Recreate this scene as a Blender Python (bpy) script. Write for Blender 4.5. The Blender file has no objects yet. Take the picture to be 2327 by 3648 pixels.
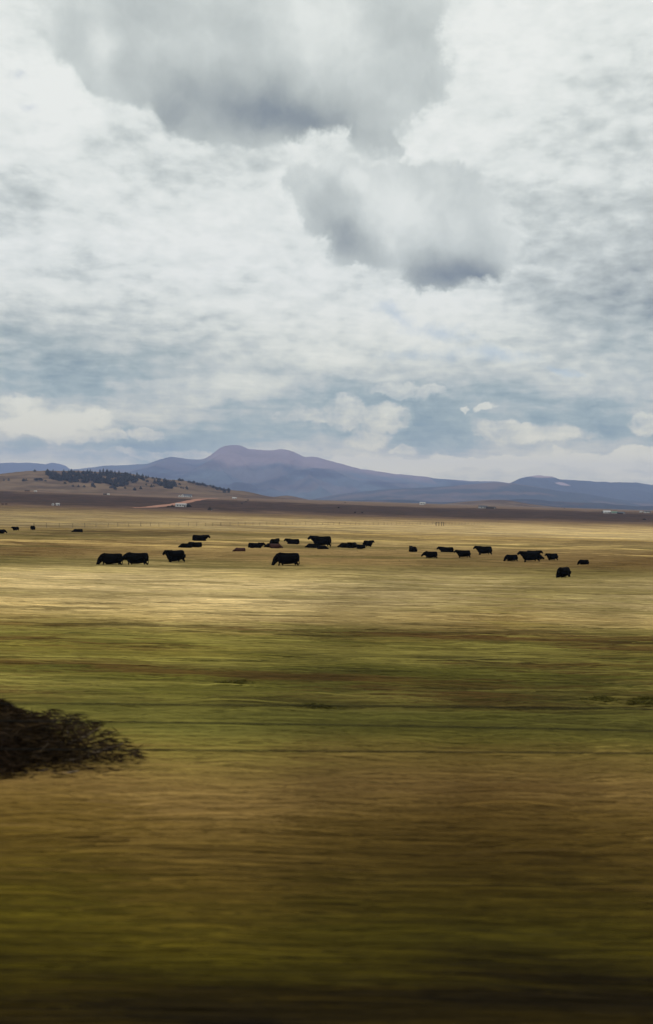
import bpy, math, random
import numpy as np
from mathutils import Matrix, Vector

random.seed(7)
rng = np.random.default_rng(7)
C = bpy.context.scene
COL = C.collection
F = 3547.0                      # focal length in photo pixels (35 mm on a 24x36 upright frame)
CAMZ = 3.6

# ------------------------------------------------------------------ camera
PITCH, ROLL = math.radians(-0.47), math.radians(1.2)
M3 = (Matrix.Rotation(math.radians(90) + PITCH, 3, 'X') @ Matrix.Rotation(ROLL, 3, 'Z'))
cd = bpy.data.cameras.new('camera')
cd.sensor_fit = 'VERTICAL'; cd.sensor_height = 36; cd.sensor_width = 24; cd.lens = 35
cd.clip_start = 0.1; cd.clip_end = 200000
cd.dof.use_dof = True; cd.dof.focus_distance = 160; cd.dof.aperture_fstop = 0.95
cam = bpy.data.objects.new('camera', cd); COL.objects.link(cam)
cam.matrix_world = Matrix.Translation((0, 0, CAMZ)) @ M3.to_4x4()
C.camera = cam


def pdir(px, py):
    d = M3 @ Vector(((px - 1163.5) / F, -(py - 1824.0) / F, -1.0))
    return d / d.y


def P(px, py, dist):
    d = pdir(px, py)
    return Vector((d.x * dist, dist, CAMZ + d.z * dist))


# ------------------------------------------------------------------ sky, sun, exposure
SUN_EL, SUN_AZ = math.radians(52), math.radians(215)      # azimuth from +Y clockwise
C.view_settings.view_transform = 'Standard'
C.view_settings.look = 'None'
C.view_settings.exposure = 0.0
C.view_settings.gamma = 1.0
C.cycles.volume_bounces = 1
C.cycles.max_bounces = 5
C.cycles.diffuse_bounces = 2
C.cycles.caustics_reflective = False
C.cycles.caustics_refractive = False

W = bpy.data.worlds.new('World'); C.world = W; W.use_nodes = True
nt = W.node_tree
for n in list(nt.nodes): nt.nodes.remove(n)
W.cycles.sampling_method = 'MANUAL'; W.cycles.sample_map_resolution = 1024


class G:
    """little helper that writes node graphs"""
    def __init__(s, tree): s.t = tree
    def node(s, kind, **kw):
        n = s.t.nodes.new(kind)
        for k, v in kw.items(): setattr(n, k, v)
        return n
    def put(s, sock, v):
        if isinstance(v, bpy.types.NodeSocket): s.t.links.new(v, sock)
        elif v is not None: sock.default_value = v
    def m(s, op, a, b=None, c=None, clamp=False):
        n = s.node('ShaderNodeMath', operation=op, use_clamp=clamp)
        s.put(n.inputs[0], a)
        if b is not None: s.put(n.inputs[1], b)
        if c is not None: s.put(n.inputs[2], c)
        return n.outputs[0]
    def vec(s, x, y, z=0.0):
        n = s.node('ShaderNodeCombineXYZ')
        s.put(n.inputs[0], x); s.put(n.inputs[1], y); s.put(n.inputs[2], z)
        return n.outputs[0]
    def vm(s, op, a, b=None, out=0):
        n = s.node('ShaderNodeVectorMath', operation=op)
        s.put(n.inputs[0], a)
        if b is not None: s.put(n.inputs[1], b)
        return n.outputs[out]
    def noise(s, v, scale, detail=4, rough=0.5, dist=0.0, col=False):
        n = s.node('ShaderNodeTexNoise')
        s.put(n.inputs['Vector'], v)
        n.inputs['Scale'].default_value = scale; n.inputs['Detail'].default_value = detail
        n.inputs['Roughness'].default_value = rough; n.inputs['Distortion'].default_value = dist
        return n.outputs[1 if col else 0]
    def step(s, v, a, b, lo=0.0, hi=1.0):
        n = s.node('ShaderNodeMapRange', interpolation_type='SMOOTHSTEP')
        s.put(n.inputs[0], v); s.put(n.inputs[1], a); s.put(n.inputs[2], b)
        s.put(n.inputs[3], lo); s.put(n.inputs[4], hi)
        return n.outputs[0]
    def lin(s, v, a, b, lo=0.0, hi=1.0):
        n = s.node('ShaderNodeMapRange')
        s.put(n.inputs[0], v); s.put(n.inputs[1], a); s.put(n.inputs[2], b)
        s.put(n.inputs[3], lo); s.put(n.inputs[4], hi)
        return n.outputs[0]
    def mix(s, f, a, b, mode='MIX'):
        n = s.node('ShaderNodeMix', data_type='RGBA', blend_type=mode)
        s.put(n.inputs[0], f); s.put(n.inputs[6], a); s.put(n.inputs[7], b)
        return n.outputs[2]
    def ramp(s, f, stops):
        n = s.node('ShaderNodeValToRGB')
        s.put(n.inputs[0], f)
        e = n.color_ramp.elements
        while len(e) < len(stops): e.new(0.5)
        for k, (p, c) in enumerate(stops):
            e[k].position = p; e[k].color = (*c, 1)
        return n.outputs[0]


def lin_rgb(r, g, b):
    f = lambda c: (c / 255 / 12.92) if c / 255 <= 0.04045 else ((c / 255 + 0.055) / 1.055) ** 2.4
    return (f(r), f(g), f(b))


def build_sky():
    g = G(nt)
    tc = g.node('ShaderNodeTexCoord').outputs['Generated']
    sp = g.node('ShaderNodeSeparateXYZ'); g.put(sp.inputs[0], tc)
    x, y, z = sp.outputs
    az = g.m('ARCTAN2', x, y)
    hy = g.m('SQRT', g.m('ADD', g.m('MULTIPLY', x, x), g.m('MULTIPLY', y, y)))
    el = g.m('ARCTAN2', z, hy)
    U = g.m('MULTIPLY', az, F / 1000); V = g.m('MULTIPLY', el, F / 1000)
    uv = g.vec(U, V, 0.0)

    def px(a, b):                        # a direction of the photo in the same angles
        d = pdir(a, b)
        return math.atan2(d.x, d.y) * F / 1000, math.atan2(d.z, math.hypot(d.x, d.y)) * F / 1000
    # domain warps: big and small
    w1 = g.vm('SUBTRACT', g.noise(uv, 2.2, 3, 0.5, col=True), (0.5, 0.5, 0.5))
    w2 = g.vm('SUBTRACT', g.noise(uv, 9.0, 5, 0.6, col=True), (0.5, 0.5, 0.5))
    wl = g.vm('ADD', uv, g.vm('ADD', g.vm('MULTIPLY', w1, (0.22, 0.16, 0)), g.vm('MULTIPLY', w2, (0.07, 0.06, 0))))
    ws = g.vm('ADD', uv, g.vm('ADD', g.vm('MULTIPLY', w1, (0.10, 0.08, 0)), g.vm('MULTIPLY', w2, (0.10, 0.09, 0))))

    def ell(src, cx, cy, rx, ry, rot=0.0):
        """1 at the centre, 0 on the rim of an ellipse"""
        a, b = px(cx, cy)
        mp = g.node('ShaderNodeMapping', vector_type='TEXTURE')
        g.put(mp.inputs[0], src)
        mp.inputs[1].default_value = (a, b, 0); mp.inputs[2].default_value = (0, 0, math.radians(rot))
        mp.inputs[3].default_value = (rx / 1000, ry / 1000, 1)
        return g.m('SUBTRACT', 1.0, g.vm('LENGTH', mp.outputs[0], out=1))

    def soft(e, w):
        return g.m('MULTIPLY', g.step(e, 0.0, 1.0), w)

    def add(*a):
        r = a[0]
        for b in a[1:]: r = g.m('ADD', r, b)
        return r

    def mx(*a):
        r = a[0]
        for b in a[1:]: r = g.m('MAXIMUM', r, b)
        return r
    # high rippled layer, seen in perspective: flattens towards the horizon
    zz = g.m('ADD', g.m('MAXIMUM', z, 0.0), 0.07)
    pl = g.vec(g.m('DIVIDE', x, zz), g.m('DIVIDE', y, zz), 0.0)
    plw = g.vm('ADD', pl, g.vm('MULTIPLY', w1, (0.30, 0.30, 0)))
    plw = g.vm('ADD', plw, g.vm('MULTIPLY', g.vm('SUBTRACT', g.noise(pl, 2.3, 3, 0.5, col=True), (0.5, 0.5, 0.5)), (0.5, 0.35, 0)))
    r1 = g.noise(plw, 1.1, 6, 0.52)
    r2 = g.noise(g.vm('ADD', g.vm('MULTIPLY', plw, (1.0, 1.25, 1)), (11.3, 4.1, 0)), 2.6, 6, 0.52)
    r3 = g.noise(g.vm('ADD', g.vm('MULTIPLY', plw, (1.0, 1.3, 1)), (5.3, 7.1, 0)), 6.5, 4, 0.5)
    big = g.noise(uv, 1.7, 4, 0.5)
    lump = g.noise(g.vm('MULTIPLY', g.vm('ADD', uv, g.vm('MULTIPLY', w2, (0.05, 0.03, 0))), (1.0, 2.1, 1)), 5.0, 7, 0.55)
    lump2 = g.noise(g.vm('MULTIPLY', g.vm('ADD', uv, g.vm('MULTIPLY', w2, (0.03, 0.03, 0))), (1.0, 2.0, 1)), 12.0, 5, 0.5)
    lump3 = g.noise(g.vm('MULTIPLY', g.vm('ADD', uv, g.vm('MULTIPLY', w2, (0.02, 0.02, 0))), (1.0, 2.4, 1)), 24.0, 3, 0.5)
    ripple = add(g.m('MULTIPLY', g.m('SUBTRACT', r1, 0.5), 0.30), g.m('MULTIPLY', g.m('SUBTRACT', r2, 0.5), 0.55), g.m('MULTIPLY', g.m('SUBTRACT', lump, 0.5), 0.70), g.m('MULTIPLY', g.m('SUBTRACT', lump2, 0.5), 0.62), g.m('MULTIPLY', g.m('SUBTRACT', lump3, 0.5), 0.15),
                 g.m('MULTIPLY', g.m('SUBTRACT', r3, 0.5), 0.25))
    top = g.step(V, 0.55, 1.5)           # the upper sky is whiter and smoother
    ripple = g.m('MULTIPLY', ripple, g.lin(V, 0.35, 1.6, 1.2, 0.72))
    low = g.step(V, 0.75, 0.12)          # the low sky is a bank of cumulus, not ripples
    ripple = g.m('MULTIPLY', ripple, g.lin(low, 0.0, 1.0, 1.0, 0.45))
    D = add(0.235, g.m('MULTIPLY', top, -0.06), ripple, g.m('MULTIPLY', g.m('SUBTRACT', big, 0.5), 0.12))
    # broad grey regions and bright ones
    regions = [
        (2250, 900, 720, 560, -12, 0.26), (2327, 1120, 480, 260, 0, 0.16), (2000, 1030, 380, 200, 0, 0.08),
        (250, 1310, 900, 210, 4, 0.34), (60, 1230, 500, 150, 0, 0.14), (60, 640, 330, 200, 0, 0.12), (300, 1390, 420, 90, 0, 0.16),
        (1350, 1440, 620, 150, 0, 0.22), (1750, 1470, 820, 180, 0, 0.34), (950, 1540, 480, 150, 12, 0.30),
        (2250, 1520, 500, 140, 0, 0.26), (1500, 1560, 500, 90, 0, 0.22), (560, 1560, 330, 90, 0, 0.24),
        (1100, 1380, 600, 90, 0, 0.10), (2250, 200, 320, 260, 0, 0.10), (1850, 330, 460, 120, -4, 0.10),
        (800, 560, 420, 110, 0, 0.10), (420, 500, 170, 120, 0, 0.14), (150, 60, 200, 130, 0, 0.22),
        (130, 370, 420, 300, 0, -0.16), (800, 900, 640, 300, 0, -0.12), (1750, 180, 520, 340, 0, -0.14),
        (1500, 1130, 650, 140, -8, -0.16), (1500, 520, 260, 120, 0, -0.12), (1150, 700, 200, 200, 0, -0.10),
        (1000, 1250, 700, 160, 0, -0.08), (260, 1440, 620, 90, 3, -0.06), (300, 1600, 620, 70, 0, 0.34), (620, 1540, 300, 70, 0, 0.22), (820, 1400, 420, 60, -4, -0.14),
        (1800, 1380, 700, 60, 0, -0.12), (1750, 1650, 900, 50, 0, -0.24), (900, 1630, 420, 36, 0, -0.12),
    ]
    for (a, b, rx, ry, ro, wt) in regions:
        D = g.m('ADD', D, soft(ell(wl, a, b, rx * 1.15, ry * 1.15, ro), wt))
    # cumulus heads low in the sky: hard bright upper rims
    bil = g.noise(g.vm('MULTIPLY', ws, (1.0, 1.5, 1)), 5.2, 8, 0.56)
    heads = mx(ell(ws, 150, 1490, 300, 62), ell(ws, 215, 1545, 90, 46), ell(ws, 330, 1560, 95, 36), ell(ws, 420, 1555, 70, 34),
               ell(ws, 520, 1545, 90, 32), ell(ws, 90, 1450, 230, 60), ell(ws, 1250, 1480, 260, 70),
               ell(ws, 1310, 1560, 110, 56), ell(ws, 1420, 1596, 60, 30), ell(ws, 2270, 1490, 60, 50), ell(ws, 1730, 1458, 34, 16),
               ell(ws, 1668, 1463, 26, 9), ell(ws, 1480, 1395, 190, 34), ell(ws, 1900, 1540, 260, 44),
               ell(ws, 1330, 1655, 330, 36), ell(ws, 1750, 1640, 340, 26), ell(ws, 2150, 1640, 300, 34), ell(ws, 2300, 1610, 120, 30),
               ell(ws, 620, 1620, 330, 22))
    hm = g.step(g.m('ADD', heads, g.m('MULTIPLY', g.m('SUBTRACT', bil, 0.5), 1.9)), 0.02, 0.42)
    D = g.m('ADD', D, g.m('MULTIPLY', hm, g.m('ADD', -0.32, g.m('MULTIPLY', g.m('SUBTRACT', g.noise(ws, 11.0, 7, 0.6), 0.5), 1.1))))
    bil2 = g.noise(g.vm('MULTIPLY', ws, (0.55, 1.6, 1)), 7.0, 8, 0.6)
    D = g.m('ADD', D, g.m('MULTIPLY', g.m('MULTIPLY', g.m('SUBTRACT', bil2, 0.5), 1.0), low))
    # small scale fluff everywhere
    fl = g.noise(uv, 13.0, 7, 0.6)
    D = g.m('ADD', D, g.m('MULTIPLY', g.m('SUBTRACT', fl, 0.5), 0.22))
    # big dark cumulus number one
    rag = g.noise(g.vm('ADD', uv, g.vm('MULTIPLY', w2, (0.04, 0.04, 0))), 4.6, 10, 0.64)
    puff = g.noise(ws, 3.6, 8, 0.55)
    rg = g.m('MULTIPLY', g.m('SUBTRACT', rag, 0.5), 1.5)
    c1 = mx(ell(wl, 820, 120, 560, 330, -12), ell(wl, 1000, 290, 470, 210, 4), ell(wl, 720, 370, 240, 130, -22), ell(wl, 1370, 220, 270, 240, 0),
            ell(wl, 420, 60, 300, 170, -10), ell(wl, 1330, 480, 110, 90), ell(wl, 460, 210, 200, 150), ell(wl, 1430, 60, 200, 200))
    m1 = g.step(g.m('ADD', c1, rg), -0.06, 0.28)
    d1 = add(0.40, soft(ell(wl, 880, 370, 600, 200, -3), 0.46), soft(ell(wl, 1050, 400, 330, 120, 0), 0.12), soft(ell(wl, 640, 440, 200, 80, -20), 0.14),
             soft(ell(wl, 1330, 480, 200, 150), 0.16), soft(ell(wl, 560, 60, 420, 220), 0.10),
             soft(ell(wl, 1150, 40, 300, 160), -0.10), soft(ell(wl, 380, 130, 90, 80), -0.22), soft(ell(wl, 1480, 330, 260, 120), 0.07),
             g.m('MULTIPLY', g.m('SUBTRACT', puff, 0.5), 0.75))
    D = g.m('ADD', g.m('MULTIPLY', D, g.m('SUBTRACT', 1.0, m1)), g.m('MULTIPLY', d1, m1))
    # number two
    c2 = mx(ell(ws, 1480, 790, 350, 200, -14), ell(ws, 1640, 900, 220, 150, 0), ell(ws, 1200, 700, 190, 170), ell(ws, 1180, 800, 140, 80, -20),
            ell(ws, 1560, 700, 230, 120, -10), ell(ws, 1290, 870, 180, 90, -20))
    m2 = g.step(g.m('ADD', c2, g.m('MULTIPLY', rg, 0.9)), -0.05, 0.22)
    d2 = add(0.34, soft(ell(wl, 1600, 985, 360, 110, -8), 0.56), soft(ell(ws, 1240, 860, 200, 110, -25), 0.40), soft(ell(ws, 1180, 740, 150, 170), 0.16),
             soft(ell(ws, 1740, 900, 150, 170), 0.18), soft(ell(ws, 1480, 760, 230, 110, -20), -0.12), soft(ell(ws, 1260, 650, 70, 60), -0.2),
             g.m('MULTIPLY', g.m('SUBTRACT', puff, 0.5), 0.85))
    D = g.m('ADD', g.m('MULTIPLY', D, g.m('SUBTRACT', 1.0, m2)), g.m('MULTIPLY', d2, m2))
    D = g.m('MAXIMUM', g.m('MINIMUM', D, 1.0), 0.0)
    colc = g.ramp(D, [(0.0, lin_rgb(243, 244, 241)), (0.22, lin_rgb(231, 234, 231)), (0.42, lin_rgb(206, 211, 209)),
                      (0.62, lin_rgb(182, 188, 187)), (0.80, lin_rgb(156, 163, 166)), (1.0, lin_rgb(122, 133, 144))])
    coll = g.ramp(D, [(0.0, lin_rgb(250, 247, 226)), (0.20, lin_rgb(234, 233, 214)), (0.42, lin_rgb(206, 210, 200)),
                      (0.62, lin_rgb(168, 186, 182)), (0.80, lin_rgb(146, 168, 168)), (1.0, lin_rgb(122, 150, 160))])
    colr = g.mix(g.step(V, 0.85, 0.20), colc, coll)
    warm = g.step(V, 0.42, 0.0)          # low sky warmed and brightened to offset the haze tint
    colr = g.mix(warm, colr, g.vm('MULTIPLY', colr, (1.42, 1.26, 0.92)))
    colr = g.vm('MULTIPLY', colr, (0.988, 1.0, 0.975))
    # thin blue openings
    holes = mx(g.m('MULTIPLY', ell(ws, 1400, 1110, 130, 50, -25), 0.9), g.m('MULTIPLY', ell(ws, 1560, 1180, 200, 50, -10), 0.8), g.m('MULTIPLY', ell(ws, 1760, 1270, 220, 46, -5), 0.9),
               ell(ws, 2010, 1322, 110, 20, -6), g.m('MULTIPLY', ell(ws, 105, 370, 50, 30, 0), 0.5), g.m('MULTIPLY', ell(ws, 60, 255, 50, 30, 0), 0.5), g.m('MULTIPLY', ell(ws, 1500, 1270, 260, 40), 0.6))
    hole = g.step(g.m('ADD', holes, g.m('MULTIPLY', g.m('SUBTRACT', fl, 0.5), 1.2)), 0.05, 0.95, 0.0, 0.42)
    sky = g.node('ShaderNodeTexSky', sky_type='NISHITA', sun_disc=False)
    sky.sun_elevation = SUN_EL; sky.sun_rotation = SUN_AZ
    bs = g.node('ShaderNodeBackground'); g.put(bs.inputs[0], sky.outputs[0]); bs.inputs[1].default_value = 0.11
    bc = g.node('ShaderNodeBackground'); g.put(bc.inputs[0], colr); bc.inputs[1].default_value = 1.0
    ms = g.node('ShaderNodeMixShader'); g.put(ms.inputs[0], hole)
    nt.links.new(bc.outputs[0], ms.inputs[1]); nt.links.new(bs.outputs[0], ms.inputs[2])
    o = g.node('ShaderNodeOutputWorld'); nt.links.new(ms.outputs[0], o.inputs[0])


build_sky()

sl = bpy.data.lights.new('sun', 'SUN'); sl.energy = 1.3; sl.angle = math.radians(11); sl.color = (1.0, 0.95, 0.87)
so = bpy.data.objects.new('sun', sl); COL.objects.link(so)
sd = Vector((math.sin(SUN_AZ) * math.cos(SUN_EL), math.cos(SUN_AZ) * math.cos(SUN_EL), math.sin(SUN_EL)))
so.rotation_euler = (-sd).to_track_quat('-Z', 'Y').to_euler(); so.location = (0, -20, 60)


# ------------------------------------------------------------------ numpy noise
_h = rng.random((256, 256))


def vnoise(x, y):
    xi = np.floor(x).astype(np.int64); yi = np.floor(y).astype(np.int64)
    fx = x - xi; fy = y - yi
    fx = fx * fx * (3 - 2 * fx); fy = fy * fy * (3 - 2 * fy)
    a = _h[xi & 255, yi & 255]; b = _h[(xi + 1) & 255, yi & 255]
    c = _h[xi & 255, (yi + 1) & 255]; d = _h[(xi + 1) & 255, (yi + 1) & 255]
    return (a * (1 - fx) + b * fx) * (1 - fy) + (c * (1 - fx) + d * fx) * fy


def fbm(x, y, o=5, g=0.5):
    x = np.asarray(x, float); y = np.asarray(y, float)
    s = np.zeros(np.broadcast(x, y).shape); a = 1.0; t = 0
    for k in range(o):
        s = s + a * vnoise(x * 2 ** k + 17.3 * k, y * 2 ** k + 9.1 * k); t += a; a *= g
    return s / t


# ------------------------------------------------------------------ terrain: height of the land anywhere
_d = np.array([2.5, 6.5, 12, 20, 35, 60, 90, 130, 160, 200, 300, 420, 650, 1000, 1250, 1450, 1500, 3500, 6000, 12000, 21000.])
_dl = np.array([2.5, 3.3, 3.7, 4.4, 5.3, 6.0, 6.3, 6.3, 6.2, 6.5, 8.9, 9.3, 9.0, 7.6, 0.2, -9.4, -9.8, -22, -28, -28, -28])
_dc = np.array([2.5, 3.3, 3.7, 4.4, 5.3, 6.0, 6.3, 6.3, 6.2, 6.5, 8.5, 9.4, 10.6, 11.2, 7.0, 0.4, 0.0, -11.8, -16, -18, -18])
_dr = np.array([2.5, 3.3, 3.7, 4.4, 5.3, 6.0, 6.3, 6.3, 6.3, 6.7, 8.8, 10.4, 12.0, 12.6, 9.5, 3.4, 2.4, 0.0, -1, -2, -2])
_lg = np.linspace(math.log(2.0), math.log(70000), 1400)


def _sm(t):
    v = np.interp(_lg, np.log(_d), t)
    k = np.exp(-np.linspace(-2, 2, 15) ** 2); k /= k.sum()
    return np.convolve(np.pad(v, 7, mode='edge'), k, mode='valid')


_tl, _tc, _tr = _sm(_dl), _sm(_dc), _sm(_dr)


def ground_z(x, y):
    x = np.asarray(x, float); y = np.asarray(y, float)
    yy = np.maximum(y, 2.0); l = np.log(yy)
    u = np.clip(x / (yy + 4), -0.36, 0.36) / 0.33
    a, b, c = (np.interp(l, _lg, t) for t in (_tl, _tc, _tr))
    w = np.clip(np.abs(u), 0, 1.1); w = w * w * (3 - 2 * np.minimum(w, 1)) if False else w
    drop = np.where(u < 0, b + (a - b) * w, b + (c - b) * w)
    amp = np.clip(yy * 0.0009, 0.0, 0.10)
    n = (fbm(x * 0.09, y * 0.09, 4) - 0.5) * 2
    n2 = (fbm(x * 0.9 + 40, y * 0.9, 3) - 0.5) * 0.10 * np.clip(yy / 14, 0, 1) * np.clip(400 / yy, 0, 1)
    far = np.clip((yy - 900) / 500, 0, 1) * (fbm(x * 0.006, y * 0.006, 5) - 0.5) * 2.4
    z = CAMZ - drop + n * amp * 2 + n2 + far
    # roadside bank behind the camera stays level with its own foot
    return z


def hit_ground(px, py, zf=ground_z, y0=3.0, y1=9000.0, n=6000):
    d = pdir(px, py)
    ys = np.exp(np.linspace(math.log(y0), math.log(y1), n))
    below = (CAMZ + d.z * ys) <= zf(d.x * ys, ys)
    if not below.any(): return None
    k = int(np.argmax(below))
    return Vector((d.x * ys[k], ys[k], float(zf(d.x * ys[k], ys[k]))))


# ------------------------------------------------------------------ material helpers
def mat(name, color=None, rough=0.9, vary=0.25, nscale=4.0, attr=None, nvec=None, bump=0.0, bscale=20.0, spec=0.2, metal=0.0, trans=0.0):
    m = bpy.data.materials.new(name); m.use_nodes = True
    t = m.node_tree; g = G(t); b = t.nodes['Principled BSDF']
    tc = g.node('ShaderNodeTexCoord').outputs['Object']
    if nvec: tc = g.vm('MULTIPLY', tc, nvec)
    if attr:
        a = g.node('ShaderNodeVertexColor', layer_name=attr).outputs[0]
    else:
        r = g.node('ShaderNodeRGB'); r.outputs[0].default_value = (*color, 1); a = r.outputs[0]
    n = g.noise(tc, nscale, 6, 0.62)
    f = g.lin(n, 0.25, 0.75, 1 - vary, 1 + vary)
    c = g.vm('MULTIPLY', a, g.vec(f, f, f))
    g.put(b.inputs['Base Color'], c)
    b.inputs['Roughness'].default_value = rough
    b.inputs['Specular IOR Level'].default_value = spec
    b.inputs['Metallic'].default_value = metal
    if bump:
        bn = g.node('ShaderNodeBump'); bn.inputs['Strength'].default_value = bump; bn.inputs['Distance'].default_value = 0.1
        g.put(bn.inputs['Height'], g.noise(tc, bscale, 5, 0.6)); g.put(b.inputs['Normal'], bn.outputs[0])
    return m


def npmesh(name, verts, faces, k, col=None, smooth=False, material=None):
    """mesh from numpy arrays, faces all with k corners"""
    me = bpy.data.meshes.new(name)
    verts = np.asarray(verts, np.float32); faces = np.asarray(faces, np.int32)
    me.vertices.add(len(verts)); me.vertices.foreach_set('co', verts.ravel())
    nf = len(faces)
    me.loops.add(nf * k); me.loops.foreach_set('vertex_index', faces.ravel())
    me.polygons.add(nf); me.polygons.foreach_set('loop_start', np.arange(0, nf * k, k, dtype=np.int32))
    me.polygons.foreach_set('loop_total', np.full(nf, k, np.int32))
    if smooth: me.polygons.foreach_set('use_smooth', np.ones(nf, bool))
    me.update(calc_edges=True)
    if col is not None:
        ca = me.color_attributes.new('tint', 'FLOAT_COLOR', 'POINT')
        c4 = np.ones((len(verts), 4), np.float32); c4[:, :3] = col
        ca.data.foreach_set('color', c4.ravel())
    if material: me.materials.append(material)
    return me


def link(name, me, parent=None, label=None, cat=None, group=None, kind=None, loc=None, rz=0.0):
    o = bpy.data.objects.new(name, me); COL.objects.link(o)
    if parent: o.parent = parent
    if loc is not None: o.location = loc
    if rz: o.rotation_euler = (0, 0, rz)
    if label: o['label'] = label
    if cat: o['category'] = cat
    if group: o['group'] = group
    if kind: o['kind'] = kind
    return o


def grid_faces(nr, nc):
    r, c = np.meshgrid(np.arange(nr - 1), np.arange(nc - 1), indexing='ij')
    i = (r * nc + c).ravel()
    return np.stack([i, i + 1, i + nc + 1, i + nc], 1)


# ------------------------------------------------------------------ colours of the vegetation by place
# distance from the track (m) -> colour of the sward there, light plants and dark plants, far sun and cloud shade painted in
ZONE = [  # y, light sRGB, dark sRGB
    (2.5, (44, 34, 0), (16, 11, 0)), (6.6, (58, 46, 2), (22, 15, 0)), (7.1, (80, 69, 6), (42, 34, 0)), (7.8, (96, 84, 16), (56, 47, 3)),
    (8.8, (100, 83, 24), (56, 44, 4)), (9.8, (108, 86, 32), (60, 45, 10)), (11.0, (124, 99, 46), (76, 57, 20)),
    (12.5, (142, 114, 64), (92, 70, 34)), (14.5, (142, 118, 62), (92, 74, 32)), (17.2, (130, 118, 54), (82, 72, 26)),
    (19, (126, 118, 56), (74, 66, 26)), (23, (118, 107, 50), (66, 55, 22)), (28, (114, 106, 40), (54, 44, 14)), (34, (130, 118, 52), (64, 50, 22)),
    (40, (144, 128, 62), (80, 62, 30)), (44, (160, 140, 84), (108, 88, 48)), (48, (202, 176, 116), (146, 122, 72)), (58, (200, 176, 124), (142, 122, 78)),
    (76, (204, 180, 130), (146, 128, 84)), (86, (196, 172, 118), (136, 120, 74)), (96, (146, 128, 80), (100, 86, 48)), (112, (138, 114, 72), (100, 78, 44)),
    (140, (144, 120, 78), (106, 84, 50)), (165, (158, 136, 90), (108, 90, 56)), (200, (140, 118, 76), (84, 68, 42)),
    (250, (160, 134, 84), (112, 90, 54)), (340, (174, 150, 104), (122, 102, 68)), (480, (188, 162, 114), (136, 114, 76)), (640, (174, 148, 102), (124, 102, 68)), (760, (146, 120, 80), (96, 78, 52)),  # dry pasture strip, with patchy sunlight painted into its brightness
    (900, (116, 92, 64), (84, 64, 46)), (1020, (98, 76, 60), (74, 56, 44)), (1080, (66, 48, 38), (44, 31, 24)), (1400, (64, 46, 37), (44, 31, 24)),  # brown sagebrush of the rise, darkened by a painted cloud shadow
    (1520, (112, 90, 72), (90, 72, 60)), (3000, (116, 96, 78), (96, 80, 68)), (9000, (120, 104, 86), (96, 84, 72)), (60000, (110, 100, 88), (90, 80, 72)),
]
ALB = 1.0


def _l(v):
    v = np.asarray(v, float) / 255
    return np.where(v <= 0.04045, v / 12.92, ((v + 0.055) / 1.055) ** 2.4) * ALB


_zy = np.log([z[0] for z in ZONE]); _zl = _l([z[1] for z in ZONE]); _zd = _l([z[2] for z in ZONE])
GREEN, LIME, RUST, STRAW = _l((84, 84, 32)), _l((140, 130, 64)), _l((84, 58, 28)), _l((206, 176, 112))


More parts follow.
